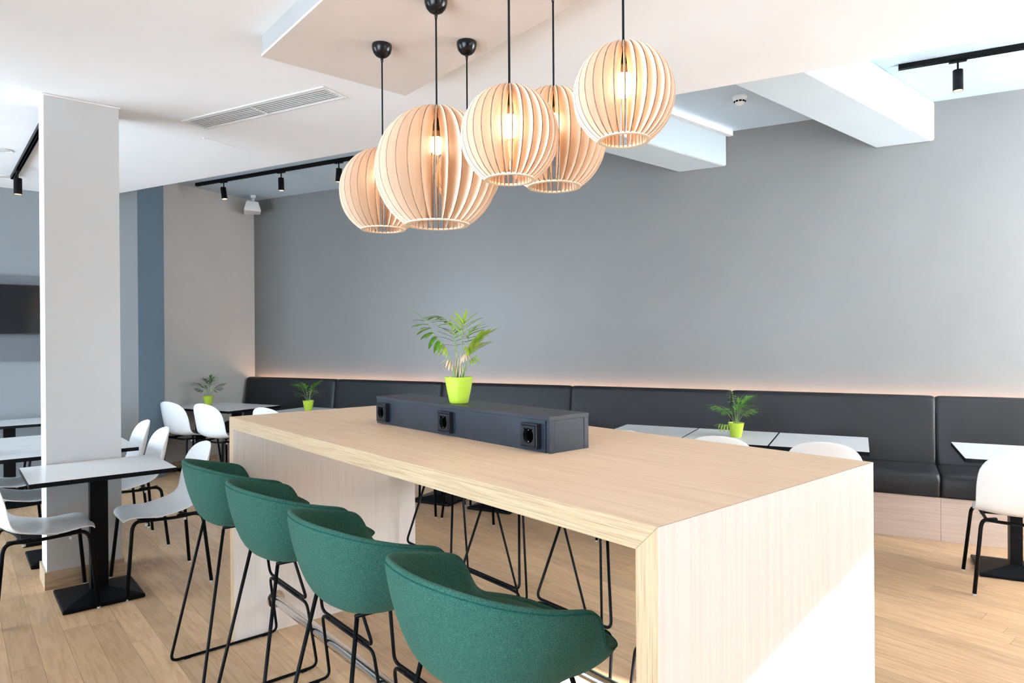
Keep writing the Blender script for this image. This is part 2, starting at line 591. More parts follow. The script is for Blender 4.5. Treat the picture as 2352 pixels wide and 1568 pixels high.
def wall(name, a, b, z0, z1, mat, label, openings=(), th=0.14, inside=None):
    """a wall from a to b (the room on the left of a->b), with openings (s0, s1, z0, z1)"""
    a, b = Vector((a[0], a[1], 0)), Vector((b[0], b[1], 0))
    d = (b - a)
    L_ = d.length
    d.normalize()
    nrm = Vector((d.y, -d.x, 0))           # outward
    mb = MB()

    def slab(s0, s1, za, zb):
        if s1 - s0 < 1e-4 or zb - za < 1e-4:
            return
        p = [a + d * s0, a + d * s1, a + d * s1 + nrm * th, a + d * s0 + nrm * th]
        mb.prism([xy(q) for q in p], za, zb)
    cur = 0.0
    for s0, s1, o0, o1 in sorted(openings):
        slab(cur, s0, z0, z1)
        slab(s0, s1, z0, o0)
        slab(s0, s1, o1, z1)
        cur = s1
    slab(cur, L_, z0, z1)
    w = struct(name, mb, mat, label)
    return w, a, d, nrm


wn = [0]


def window(a, d, nrm, s0, s1, z0, z1, panes, label, blind=None):
    wn[0] += 1
    c = a + d * ((s0 + s1) / 2) + nrm * 0.07
    rz = math.atan2(d.y, d.x)
    root = bpy.data.objects.new('window_%d' % wn[0], None)
    C.objects.link(root)
    root.location = (c.x, c.y, z0)
    root.rotation_euler = (0, 0, rz)
    tag(root, label, None, None, 'structure')
    w, h = s1 - s0, z1 - z0
    fr = MB()
    for x0, x1, za, zb in ((-w / 2, w / 2, 0, .05), (-w / 2, w / 2, h - .05, h), (-w / 2, -w / 2 + .05, .05, h - .05), (w / 2 - .05, w / 2, .05, h - .05)):
        fr.box(x0, x1, -.03, .03, za, zb)
    fr.build('frame', 'alu', root)
    for k in range(1, panes):
        x = -w / 2 + w * k / panes
        MB().box(x - .02, x + .02, -.025, .025, .05, h - .05).build('mullion', 'alu', root)
    for k in range(panes):
        x0, x1 = -w / 2 + w * k / panes, -w / 2 + w * (k + 1) / panes
        MB().box(x0 + .022, x1 - .022, -.002, .002, .05, h - .05).build('pane', 'glass', root)
    portal('sky_portal', c + nrm * 0.12 + Vector((0, 0, z0 + h / 2 - c.z)), -nrm, w, h)
    return root


wall('wall_back', xy(NT(N_WALL, T_RIGHT)), xy(NT(N_WALL, T_SIDE)), -.02, Z_UP + .02, 'grey', 'long grey wall behind the upholstered bench')
wall('wall_side', xy(NT(N_WALL, T_SIDE)), xy(NT(N_PIL1, T_SIDE)), -.02, Z_UP + .02, 'greyl', 'light grey end wall beside the far corner of the bench')
mb = MB()
mb.prism([xy(NT(N_PIL1, T_SIDE)), xy(NT(N_PIL1, t_pil)), xy(P_FAR_END), xy(P_FAR_END + WD * .5), xy(NT(N_PIL1, T_SIDE + .2))], -.02, Z_UP + .02)
struct('wall_pilaster', mb, 'teal', 'slate blue painted pilaster beside the light grey end wall')
wall('wall_far', xy(P_FAR_END), (X_LEFT, Y_FAR), -.02, Z_UP + .02, 'greyfar', 'grey far wall with the television')
lw_open = [(0.4, 3.6, .1, 2.75), (5.7, 9.4, .1, 2.85)]
w_, a_, d_, n_ = wall('wall_left', (X_LEFT, Y_FAR), (X_LEFT, Y_REAR), -.02, Z_CEIL, 'greyl', 'left window wall outside the view', lw_open)
for k, (s0, s1, z0, z1) in enumerate(lw_open):
    window(a_, d_, n_, s0, s1, z0, z1, 3, 'tall aluminium window in the left wall, number %d from the far end' % (k + 1))


def blind(a, d, s0, s1, z0, z1, label):  # unseen blind, added to keep direct sun off the floor and diffuse it
    c = a + d * ((s0 + s1) / 2)
    bl = thing('added_roller_blind', label, 'blind', (c.x, c.y, z1), math.atan2(d.y, d.x))
    w2 = (s1 - s0) / 2
    MB().box(-w2, w2, .0085, .0095, -(z1 - z0) + .01, -.02).build('fabric', 'blind', bl)
    MB().tube([(-w2, .01, -.03), (w2, .01, -.03)], .02, 12).build('roller', 'plastic', bl)
    MB().box(-w2, w2, .002, .016, -(z1 - z0) + .005, -(z1 - z0) + .02).build('bottom_bar', 'plastic', bl)


wall('wall_rear', (X_LEFT, Y_REAR), (x_rear, Y_REAR), -.02, Z_CEIL, 'greyl', 'short rear wall behind the camera')


def sR(n):
    return n - (Vector((x_rear, Y_REAR, 0)).dot(WN))


rw_open = [(sR(0.95), sR(2.05), 1.75, 2.53), (sR(4.2), sR(6.17), .7, 3.2)]
w_, a_, d_, n_ = wall('wall_right', (x_rear, Y_REAR), xy(corner_r), -.02, Z_UP, 'greyl', 'right window wall behind the camera', rw_open)
rl = ['', 'added white roller blind, out of view, softening the sun through the right wall window next to the bench']
for k, (s0, s1, z0, z1) in enumerate(rw_open):
    window(a_, d_, n_, s0, s1, z0, z1, 2, 'tall aluminium window in the right wall, number %d from the rear' % (k + 1))
    if rl[k]:
        blind(a_, d_, s0, s1, z0, z1, rl[k])

# beams under the raised ceiling, ending in the long grey wall
for k, (y0, y1, lab) in enumerate(((3.296, 3.70, 'boxed white ceiling beam with the lit batten on its side'), (1.827, 2.213, 'wide boxed white ceiling beam nearest the right track light'))):
    def xn(n, y):
        return (n - y * WN.y) / WN.x
    poly = [(xn(N_EDGE + .002, y0), y0), (xn(N_WALL - .002, y0), y0), (xn(N_WALL - .002, y1), y1), (xn(N_EDGE + .002, y1), y1)]
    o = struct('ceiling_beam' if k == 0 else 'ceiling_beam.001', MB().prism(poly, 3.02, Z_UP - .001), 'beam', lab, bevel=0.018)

# ceiling panel carrying the pendants
PANEL_Z = 2.856
mb = MB()
mb.box(1.175, 1.98, -1.4, 3.245, PANEL_Z + .012, Z_CEIL - .001, 1)
mb.box(1.172, 1.983, -1.403, 3.248, PANEL_Z, PANEL_Z + .012, 0)
pan = struct('ceiling_panel', mb, ['panel', 'paneledge'], 'dropped beige ceiling panel above the bar table holding the pendant canopies')

# column with oak skirting
CX0, CX1, CY0, CY1 = 0.445, 0.838, 4.82, 5.085
struct('column', MB().box(CX0, CX1, CY0, CY1, 0.0, Z_CEIL - .001), 'colp', 'square pale grey column beside the small white table', bevel=0.002)
mb = MB()
mb.box(CX0 - .012, CX1 + .012, CY0 - .012, CY0 - .0005, 0.001, .105)
mb.box(CX0 - .012, CX0 - .0005, CY0 - .0005, CY1 + .012, 0.001, .105)
mb.box(CX1 + .0005, CX1 + .012, CY0 - .0005, CY1 + .012, 0.001, .105)
struct('baseboard_column', mb, 'base_oak', 'oak skirting around the foot of the column')
mb = MB()
mb.box(CX0 - .008, CX1 + .008, CY0 - .008, CY0 - .0005, Z_CEIL - .010, Z_CEIL - .002)
mb.box(CX0 - .008, CX0 - .0005, CY0 - .0005, CY1, Z_CEIL - .010, Z_CEIL - .002)
struct('trim_1', mb, 'bright', 'thin white bead where the column meets the ceiling')
mb = MB()
mb.box(X_LEFT, P_FAR_END.x - .02, Y_FAR - .012, Y_FAR - .001, 0.001, .08)
struct('baseboard_far', mb, 'base_oak', 'oak skirting along the far wall')
mb = MB()
mb.prism([xy(NT(N_PIL1 + .01, T_SIDE - .001)), xy(NT(5.6, T_SIDE - .001)), xy(NT(5.6, T_SIDE - .013)), xy(NT(N_PIL1 + .01, T_SIDE - .013))], .001, .08)
struct('baseboard_side', mb, 'base_oak', 'oak skirting along the light grey end wall')

# ------------------------------------------------------------------ bar table
TX0, TX1, TY0, TY1, TZ, TT = 1.064, 2.10, 0.812, 3.42, 1.10, 0.056
bt = thing('bar_table', 'long pale oak bar table with waterfall end panels', 'table', ((TX0 + TX1) / 2, (TY0 + TY1) / 2, 0))
hx, hy = (TX1 - TX0) / 2, (TY1 - TY0) / 2
g = 0.0006


def extr_x(poly, x0, x1):
    """poly in (y, z) extruded along x; end caps use slot 1"""
    n = len(poly)
    mb = MB()
    vs = [(x0, p[0], p[1]) for p in poly] + [(x1, p[0], p[1]) for p in poly]
    mb.add(vs, [(i, (i + 1) % n, n + (i + 1) % n, n + i) for i in range(n)], 0)
    mb.add(vs, [tuple(range(n))[::-1], tuple(range(n, 2 * n))], 1)
    return mb


extr_x([(-hy + g, TZ), (hy - g, TZ), (hy - TT - g, TZ - TT), (-hy + TT + g, TZ - TT)], -hx, hx).build('table_top', ['tabletop', 'edge_y'], bt)
extr_x([(-hy, 0), (-hy, TZ - g), (-hy + TT, TZ - TT - g), (-hy + TT, 0)], -hx, hx).build('end_panel', ['tableleg', 'edge_z'], bt)
extr_x([(hy, 0), (hy, TZ - g), (hy - TT, TZ - TT - g), (hy - TT, 0)], -hx, hx).build('end_panel', ['tableleg', 'edge_z'], bt)
for k, rx in enumerate((1.267, 1.90)):
    x = rx - (TX0 + TX1) / 2
    ra = MB().tube([(x, -hy + TT, .163), (x, hy - TT, .163)], .024, 20).build('foot_rail', 'chrome', bt, smooth='auto')
    for s in (-1, 1):
        yy = s * (hy - TT)
        MB().tube([(x, yy, .163), (x, yy - s * .006, .163)], .044, 24).build('flange', 'chrome', ra, smooth='auto')
        for q in range(3):
            a = q * 2 * PI / 3 + .5
            MB().tube([(x + .034 * math.cos(a), yy - s * .006, .163 + .034 * math.sin(a)), (x + .034 * math.cos(a), yy - s * .009, .163 + .034 * math.sin(a))], .005, 8).build('screw', 'chrome', ra)

# ------------------------------------------------------------------ power box on the bar table
BX0, BX1, BY0, BY1 = 1.489, 1.672, 1.567, 2.703
pb = thing('power_box', 'long blue-black power socket box on top of the bar table', 'socket box', (BX0, BY0, TZ))
w_, l_ = BX1 - BX0, BY1 - BY0
MB().box(.004, w_ - .004, .002, l_ - .002, 0.0, .106).build('body', 'box', pb, bevel=.001)
MB().box(-.002, w_ + .002, -.002, l_ + .002, .1065, .121).build('lid', 'boxlid', pb, bevel=.001)
MB().box(.022, w_ - .022, -.0005, .0018, .0, .1062).build('end_panel', 'box', pb)
for x0 in (0, w_ - .0205):
    MB().box(x0, x0 + .0205, -.0015, .0018, .0, .1062).build('corner_post', 'box', pb)
MB().box(.0, .0038, .019, l_, .0, .1062).build('front_panel', 'box', pb)


def socket(parent, y):
    s = MB()
    D, hw, hh = .02, .041, .041
    # frame box open in front, then a plate with a round well
    N = 32
    r = .0255
    sq = []
    for k in range(N):
        a = 2 * PI * k / N
        c, si = math.cos(a), math.sin(a)
        f = .033 / max(abs(c), abs(si))
        sq.append((c * f, si * f))
    x = -D - .001
    plate = MB()
    vs = [(x, p[0], p[1]) for p in sq] + [(x, r * math.cos(2 * PI * k / N), r * math.sin(2 * PI * k / N)) for k in range(N)] + \
         [(x + .014, r * .96 * math.cos(2 * PI * k / N), r * .96 * math.sin(2 * PI * k / N)) for k in range(N)] + [(-D + .004, p[0], p[1]) for p in sq]
    fs = [(k, (k + 1) % N, N + (k + 1) % N, N + k) for k in range(N)] + [(N + k, N + (k + 1) % N, 2 * N + (k + 1) % N, 2 * N + k) for k in range(N)] + \
         [(3 * N + k, 3 * N + (k + 1) % N, (k + 1) % N, k) for k in range(N)]
    fr = MB()
    for y0, y1, z0, z1 in ((-hw, hw, -hh, -.0345), (-hw, hw, .0345, hh), (-hw, -.0345, -.0345, .0345), (.0345, hw, -.0345, .0345)):
        fr.box(-D, 0, y0, y1, z0, z1)
    fr.box(-.004, 0, -.0345, .0345, -.0345, .0345)
    o = fr.build('socket', 'socket', parent, bevel=.0012)
    o.location = (-.0005, y, .053)
    plate.add(vs, fs)
    plate.build('plate', 'socket', o, smooth='auto')
    w = MB().add([(x + .0142, r * .97 * math.cos(2 * PI * k / N), r * .97 * math.sin(2 * PI * k / N)) for k in range(N)], [tuple(range(N))])
    w.build('well', 'dark', o)
    for s_ in (-1, 1):
        e = MB().box(-.0012, .0006, -.004, .004, -.0025, .0025)
        t = e.build('shutter_tab', 'dark', o)
        t.location = (x, s_ * .017, .021)
        t.rotation_euler = (s_ * 0.7, 0, 0)
    for z_ in (-.0195, .0195):
        MB().tube([(x + .001, 0, z_), (x + .010, 0, z_ * .93)], .0022, 8).build('earth_clip', 'chrome', o)


for y in (2.632, 2.144, 1.647):
    socket(pb, y - BY0)

# ------------------------------------------------------------------ bar stools
def interp(tab, u):
    for (u0, *a), (u1, *b) in zip(tab, tab[1:]):
        if u <= u1:
            k = (u - u0) / (u1 - u0)
            k = k * k * (3 - 2 * k) if len(a) == 0 else k
            return [p + (q - p) * k for p, q in zip(a, b)]
    return list(tab[-1][1:])


RIM = [(0.0, -.240, 0.0, .948), (.12, -.234, .085, .948), (.24, -.210, .165, .943), (.36, -.158, .228, .928), (.48, -.075, .264, .905), (.57, .0, .273, .887), (.64, .055, .272, .874),
       (.68, .088, .268, .858), (.715, .112, .260, .822), (.745, .126, .252, .780), (.78, .152, .243, .752), (.83, .198, .224, .738), (.88, .236, .186, .730), (.93, .258, .125, .726), (1.0, .268, 0.0, .724)]



def rim(u):
    """Catmull-Rom through RIM for u in 0..1 (half of the rim, back to front)"""
    n = len(RIM)
    for i in range(n - 1):
        if u <= RIM[i + 1][0] + 1e-9:
            break
    def pt(j):
        if j < 0:
            p = RIM[-j]
            return Vector((p[1], -p[2], p[3]))
        if j >= n:
            p = RIM[2 * n - 2 - j]
            return Vector((p[1], -p[2], p[3]))
        return Vector(RIM[j][1:])
    k = (u - RIM[i][0]) / (RIM[i + 1][0] - RIM[i][0])
    a, b, c, d = pt(i - 1), pt(i), pt(i + 1), pt(i + 2)
    return 0.5 * ((2 * b) + (c - a) * k + (2 * a - 5 * b + 4 * c - d) * k * k + (3 * b - a - 3 * c + d) * k ** 3)


def stool_shell():
    NU = 48
    half = [rim(i / NU) for i in range(NU + 1)]
    loop = half + [Vector((p.x, -p.y, p.z)) for p in half[-2:0:-1]]
    n = len(loop)
    c0 = Vector((0.0, 0, 0))
    mb = MB()
    rows = []
    uv = []
    ulen = [0.0]
    for i in range(n):
        ulen.append(ulen[-1] + (loop[(i + 1) % n] - loop[i]).length)

    def row(fn, vv):
        r = []
        for i, p in enumerate(loop):
            q = fn(p)
            r.append(len(mb.v))
            mb.v.append(tuple(q))
            uv.append((ulen[i], vv))
        rows.append(r)
    Zb, Zs = .668, .742

    def out(k, f, dz=0.0):
        def fn(p):
            zz = Zb + (p.z - Zb) * f
            return Vector((c0.x + (p.x - c0.x) * k, p.y * k, zz + dz))
        return fn

    def inn(k, f):
        def fn(p):
            zz = Zs + (p.z - Zs) * f
            return Vector((c0.x + (p.x - c0.x) * k, p.y * k, zz))
        return fn
    row(out(.25, 0, -.002), 0.0)
    row(out(.52, 0, 0), .07)
    row(out(.68, .06), .11)
    row(out(.80, .22), .16)
    row(out(.91, .50), .23)
    row(out(.975, .78), .29)
    row(out(1.0, .95), .33)
    row(out(.985, 1.0), .345)
    row(lambda p: Vector((p.x * .945, p.y * .945, p.z + .002)), .36)
    row(lambda p: Vector((p.x * .905, p.y * .905, p.z - .008)), .375)
    row(inn(.87, .72), .42)
    row(inn(.80, .32), .48)
    row(inn(.70, .06), .53)
    row(inn(.55, -.02), .58)
    row(inn(.28, .0), .64)
    for a, b in zip(rows, rows[1:]):
        for i in range(n):
            j = (i + 1) % n
            mb.f.append((a[i], a[j], b[j], b[i]))
            mb.m.append(0)
    for r, zz, vv in ((rows[0], Zb - .003, -.05), (rows[-1], Zs, .70)):
        ci = len(mb.v)
        mb.v.append((c0.x, 0, zz))
        uv.append((0, vv))
        for i in range(n):
            mb.f.append((r[i], r[(i + 1) % n], ci))
            mb.m.append(0)
    return mb.mesh('shell', 'fabric', True, uv), loop


shell_me, rim_loop = stool_shell()


def make_stool():
    st = thing('bar_stool', 'bar stool', 'bar stool')
    link('shell', shell_me, st, subsurf=1)
    seam = MB()
    pts = [Vector((p.x * .996, p.y * .996, .668 + (p.z - .668) * .965)) for p in rim_loop]
    pts.append(pts[0])
    seam.tube(pts, .0016, 6, cap=False)
    seam.build('stitching', 'stitch', st, smooth=True)
    R_ = .0065
    for s in (-1, 1):
        # one rod per side: rear leg, runner on the floor, front leg up to the foot rest
        MB().tube([(-.125, s * .135, .672), (-.25, s * .24, R_ + .001), (.245, s * .24, R_ + .001), (.205, s * .225, .295), (.203, s * .14, .297)], R_, 10, bend=.035).build('sled_leg', 'blackmetal', st, smooth=True)
        MB().box(-.19, -.165, s * .24 - .006, s * .24 + .006, .0, .004).build('glide', 'blackmetal', st)
        MB().box(.17, .195, s * .24 - .006, s * .24 + .006, .0, .004).build('glide', 'blackmetal', st)
    MB().tube([(.203, -.145, .297), (.203, .145, .297)], R_, 10).build('lower_foot_bar', 'blackmetal', st, smooth=True)
    MB().tube([(.125, -.13, .678), (.205, -.222, .312), (.205, .222, .312), (.125, .13, .678)], R_, 10, bend=.035).build('foot_rest', 'blackmetal', st, smooth=True)
    for s in (-1, 1):
        MB().tube([(-.125, s * .125, .674), (.0, s * .125, .671), (.12, s * .125, .675)], R_, 8, bend=.03).build('seat_rail', 'blackmetal', st, smooth=True)
    for x in (-.08, .10):
        MB().tube([(x, -.12, .671), (x, .12, .671)], .006, 8).build('cross_rail', 'blackmetal', st, smooth=True)
    return st


stool = make_stool()
labs = ['teal upholstered bar stool nearest the camera', 'teal upholstered bar stool second nearest the camera, partly behind the nearest one',
        'teal upholstered bar stool third from the camera', 'dark teal bar stool farthest from the camera, beside the small white table']
for i, yc in enumerate((1.275, 1.886, 2.49, 3.10)):
    o = stool if i == 0 else copy_tree(stool)
    o.location = (1.02, yc, 0)
    o.rotation_euler = (0, 0, 0)
    tag(o, labs[i], 'bar stool', 'teal bar stools on the near side of the bar table')
olabs = ['bar stool across the bar table nearest its near end panel, only black rods in view', 'second bar stool across the bar table from its near end panel, only rods in view',
         'third bar stool across the bar table from its near end panel, only rods in view', 'bar stool across the bar table nearest its far end panel, only rods in view']
for i, (yc, dx) in enumerate(((1.42, .07), (1.99, .07), (2.55, .07), (3.10, .07))):
    o = copy_tree(stool)
    o.location = (2.15 + dx, yc, 0)
    o.rotation_euler = (0, 0, PI)
    tag(o, olabs[i], 'bar stool', 'bar stools on the far side of the bar table')

# ------------------------------------------------------------------ white tables
def make_table(sx, sy):
    t = thing('cafe_table', 'table', 'table')
    Zt = .745
    MB().box(-sx / 2, sx / 2, -sy / 2, sy / 2, Zt - .026, Zt - .0015).build('edging', 'blackedge', t, bevel=.001)
    MB().box(-sx / 2 + .001, sx / 2 - .001, -sy / 2 + .001, sy / 2 - .001, Zt - .0015, Zt).build('table_top', 'laminate', t)
    MB().box(-.045, .045, -.032, .032, .05, Zt - .032).build('pedestal', 'blackmetal', t, bevel=.003)
    MB().box(-.20, .20, -.16, .16, Zt - .033, Zt - .0262).build('top_plate', 'blackmetal', t)
    b = MB()
    a0, a1 = .2, .21
    prof = [((-a0, -a1), .001), ((-a0, -a1), .018)]
    lo = [(-a0, -a1), (a0, -a1), (a0, a1), (-a0, a1)]
    hi = [(-.046, -.033), (.046, -.033), (.046, .033), (-.046, .033)]
    vs = [(*p, .001) for p in lo] + [(*p, .022) for p in lo] + [(*p, .056) for p in hi]
    b.add(vs, [(3, 2, 1, 0)] + [(i, (i + 1) % 4, 4 + (i + 1) % 4, 4 + i) for i in range(4)] + [(4 + i, 4 + (i + 1) % 4, 8 + (i + 1) % 4, 8 + i) for i in range(4)] + [(8, 9, 10, 11)])
    b.build('base', 'blackmetal', t, bevel=.006)
    return t


tabA = make_table(.70, .60)      # long side along x
tabB = make_table(.82, .60)
firstB = [True]
first = [True]


def put_table(loc, rz, label, group, wide=False):
    if wide:
        o = tabB if firstB[0] else copy_tree(tabB)
        firstB[0] = False
    elif first[0]:
        o = tabA
        first[0] = False
    else:
        o = copy_tree(tabA)
    o.location = loc
    o.rotation_euler = (0, 0, rz)
    tag(o, label, 'table', group)
    return o


gw, gl = 'white tables along the bench', 'white tables in the left corner'
put_table((.665, 4.512, 0), 0, 'white table with black edge standing against the front of the column', gl)
put_table((.605, 5.52, 0), 0, 'white table with black edge just behind the column', gl, True)
put_table((.605, 6.125, 0), 0, 'white table pushed up behind the one at the back of the column', gl, True)
put_table((.43, 7.64, 0), 0, 'white table against the far wall below the television', gl)
TN = 5.145
for t_, lab in ((-.86, 'white table at the right edge of the view, standing alone by the bench'), (.245, 'right-hand one of the three joined white tables by the bench'),
                (.855, 'middle one of the three joined white tables, carrying a potted palm'), (1.465, 'left-hand one of the three joined white tables by the bench'),
                (2.83, 'white table hidden behind the bar table, right of its pair, base seen under the bar'), (3.44, 'white table hidden behind the bar table, left of its pair, base seen under the bar'),
                (5.155, 'white table behind the far end of the bar table, carrying a potted palm'),
                (6.16, 'front one of the two joined white tables in the far corner'), (6.765, 'rear one of the two joined white tables in the far corner, with potted palm')):
    p = NT(TN, t_)
    put_table((p.x, p.y, 0), WA, lab, gw)

# ------------------------------------------------------------------ white chairs
def make_chair():
    ch = thing('shell_chair', 'chair', 'chair')
    prof = [(.235, .428), (.222, .444), (.19, .454), (.12, .452), (.04, .446), (-.05, .442), (-.12, .446), (-.175, .466), (-.212, .505), (-.232, .56), (-.246, .62), (-.258, .68), (-.268, .735), (-.277, .785), (-.283, .815), (-.286, .832)]
    wid = [.150, .178, .198, .212, .222, .228, .230, .230, .230, .230, .229, .224, .210, .172, .115, .03]
    curl = [-.012, -.004, .0, .004, .010, .018, .030, .045, .058, .066, .068, .064, .054, .036, .016, .0]
    n = len(prof)
    NW = 16
    mb = MB()
    P = [Vector((a, 0, b)) for a, b in prof]
    for i, p in enumerate(P):
        T = (P[min(i + 1, n - 1)] - P[max(i - 1, 0)]).normalized()
        nr = Vector((T.z, 0, -T.x))        # towards the sitter
        if nr.x < -.01 or (abs(nr.x) < .3 and nr.z < 0):
            nr = -nr
        for k in range(NW + 1):
            w = -1 + 2 * k / NW
            q = p + nr * curl[i] * abs(w) ** 2.2 + Vector((0, w * wid[i], 0))
            mb.v.append(tuple(q))
    for i in range(n - 1):
        for k in range(NW):
            a = i * (NW + 1) + k
            mb.f.append((a, a + 1, a + NW + 2, a + NW + 1))
            mb.m.append(0)
    me = mb.mesh('shell', 'chairwhite', True)
    o = link('shell', me, ch)
    s = o.modifiers.new('thick', 'SOLIDIFY')
    s.thickness = .008
    s.offset = 0
    d = o.modifiers.new('subdivision', 'SUBSURF')
    d.levels = d.render_levels = 1
    R_ = .0105
    for sx in (1, -1):
        for sy in (1, -1):
            top = (.10 if sx > 0 else -.07, sy * .12, .418 if sx > 0 else .41)
            knee = (sx * .19, sy * .205, .425)
            foot = (sx * .228, sy * .245, .010)
            lg = MB().tube([top, knee, foot], R_, 10, bend=.05).build('leg', 'blackmetal', ch, smooth=True)
            MB().tube([foot, (foot[0], foot[1], .0005)], .0095, 10).build('glide', 'glide', lg, smooth='auto')
    for sy in (1, -1):
        MB().tube([(.155, sy * .175, .423), (.05, sy * .17, .416), (-.06, sy * .17, .412), (-.155, sy * .175, .42)], R_ * .9, 8, bend=.04).build('side_rail', 'blackmetal', ch, smooth=True)
    MB().tube([(-.17, -.18, .424), (-.12, -.10, .405), (-.11, 0, .400), (-.12, .10, .405), (-.17, .18, .424)], R_ * .9, 8, bend=.06).build('rear_rail', 'blackmetal', ch, smooth=True)
    MB().box(.06, .14, -.16, .16, .410, .424).build('mounting_plate', 'blackmetal', ch)
    for x in (.11, -.1):
        for sy in (1, -1):
            MB().tube([(x, sy * .165, .404), (x, sy * .165, .390)], .009, 10).build('spacer', 'glide', ch, smooth='auto')
    return ch


chair = make_chair()
firstc = [True]


def put_chair(x, y, rz, label, group):
    if firstc[0]:
        o = chair
        firstc[0] = False
    else:
        o = copy_tree(chair)
    o.location = (x, y, 0)
    o.rotation_euler = (0, 0, rz)
    tag(o, label, 'chair', group)


gc, gb = 'white chairs in the left corner', 'white chairs facing the bench'
put_chair(.405, 4.545, 0, 'white shell chair at the left frame edge, drawn up to the table against the column', gc)
put_chair(1.0, 4.555, PI, 'white shell chair beside the farthest green stool, facing the table against the column', gc)
put_chair(.39, 5.53, 0, 'white shell chair left of the column at the table just behind it, seat in view', gc)
put_chair(.985, 5.53, PI, 'white shell chair right of the column at the table just behind it', gc)
put_chair(.33, 6.15, 0, 'white chair at the left frame edge, second one behind the column, only its seat showing', gc)
put_chair(.985, 6.15, PI, 'white shell chair half hidden by the right edge of the column', gc)
put_chair(.76, 7.66, PI, 'white shell chair at the far wall table, only legs in view left of the column', gc)
for n_, t_, lab in ((4.80, -.82, 'white shell chair at the right frame edge, its back to the camera'), (4.80, .20, 'white chair back above the right end of the bar table'),
                    (4.80, .83, 'white chair back in front of the table with the potted palm, behind the bar table'), (4.80, 1.46, 'white chair back peeping over the bar table right of the power box'),
                    (4.82, 2.82, 'white shell chair hidden behind the bar table, right one of two, only legs in view'), (4.82, 3.37, 'white shell chair hidden behind the bar table, left one of two, only legs in view'),
                    (4.90, 5.17, 'white chair back peeping over the far end of the bar table'), (4.93, 6.10, 'white shell chair by the far end of the bar table, its back to the camera'),
                    (4.93, 6.66, 'white shell chair in the far corner beside the slate blue pilaster')):
    p = NT(n_, t_)
    put_chair(p.x, p.y, WA, lab, gb)

# ------------------------------------------------------------------ upholstered bench along the wall
N_SEAT, N_BACK = 5.655, 5.985


def prof_extr(prof, half, r=.02):
    """closed (n, z) profile extruded along t with softly pinched ends"""
    cx = sum(p[0] for p in prof) / len(prof)
    cz = sum(p[1] for p in prof) / len(prof)
    mb = MB()
    st = [(-half, .86), (-half + .006, .93), (-half + .022, .985), (-half + .06, 1.0), (0, 1.0), (half - .06, 1.0), (half - .022, .985), (half - .006, .93), (half, .86)]
    n = len(prof)
    W = max(p[0] for p in prof) - min(p[0] for p in prof)
    H_ = max(p[1] for p in prof) - min(p[1] for p in prof)
    for y, k in st:
        off = (1 - k) * .22
        for a, b in prof:
            sx = 1 - min(.9, off / max(W, .01)) if W else 1
            sz = 1 - min(.9, off / max(H_, .01)) if H_ else 1
            mb.v.append((cx + (a - cx) * sx, y, cz + (b - cz) * sz))
    for i in range(len(st) - 1):
        for k in range(n):
            k2 = (k + 1) % n
            mb.f.append((i * n + k, i * n + k2, (i + 1) * n + k2, (i + 1) * n + k))
            mb.m.append(0)
    mb.f.append(tuple(range(n)))
    mb.f.append(tuple(range((len(st) - 1) * n, len(st) * n))[::-1])
    mb.m += [0, 0]
    return mb


def rounded(prof, r, seg=4):
    out = []
    n = len(prof)
    for i in range(n):
        a, b, c = Vector(prof[i - 1]), Vector(prof[i]), Vector(prof[(i + 1) % n])
        rr = r[i]
        d1, d2 = (a - b), (c - b)
        k = min(rr, d1.length * .45, d2.length * .45)
        p1, p2 = b + d1.normalized() * k, b + d2.normalized() * k
        for j in range(seg + 1):
            u = j / seg
            out.append(tuple(p1 * (1 - u) ** 2 + b * 2 * u * (1 - u) + p2 * u * u))
    return out


seat_p = rounded([(N_SEAT, .315), (N_SEAT - .004, .485), (6.03, .515), (6.06, .325)], [.02, .06, .03, .02])
back_p = rounded([(5.955, .49), (6.022, 1.022), (6.10, 1.022), (6.10, .50)], [.03, .045, .03, .02])
joints = [-2.02, -.515, .994, 2.502, 4.009, 5.513, 7.025]
blabs = ['grey bench section at the right edge of the view', 'grey bench section right of the potted palm, beside the right-hand joined table', 'grey bench section behind the joined tables, left of the potted palm',
         'grey bench section behind the right half of the power box', 'dark grey bench section left of the potted palm on the power box', 'darkest bench section in the far corner against the light grey end wall']
for k, (t0, t1) in enumerate(zip(joints, joints[1:])):
    c = NT(0, (t0 + t1) / 2)
    b = thing('bench_section', blabs[k], 'bench', (c.x, c.y, 0), WA, 'upholstered bench sections along the wall')
    hw = (t1 - t0) / 2 - .001
    prof_extr(seat_p, hw).build('seat_cushion', 'leather', b, smooth='auto')
    prof_extr(back_p, hw).build('backrest', 'leather', b, smooth='auto')
bp_ = thing('bench_plinth', 'pale wood plinth under the whole upholstered bench', 'plinth', (0, 0, 0), WA)
for t0, t1 in zip(joints, joints[1:]):
    MB().box(5.678, 5.70, t0 + .0007, t1 - .0007, .001, .313).build('front_board', 'benchwood', bp_)
MB().box(5.70, 6.10, joints[0], joints[-1], .001, .30).build('core', 'bench_back', bp_)
MB().box(6.101, 6.115, joints[0], joints[-1], .001, .985).build('back_board', 'bench_back', bp_)
ls = thing('led_strip', 'warm glowing light strip along the wall behind the bench backrest', 'light strip', (0, 0, 0), WA)
MB().box(6.135, 6.172, joints[0], joints[-1] - .02, .965, .98).build('channel', 'alu', ls)
MB().box(6.14, 6.167, joints[0], joints[-1] - .02, .9805, .985).build('diffuser', 'strip', ls)

# ------------------------------------------------------------------ pendant lamps
NF = 30


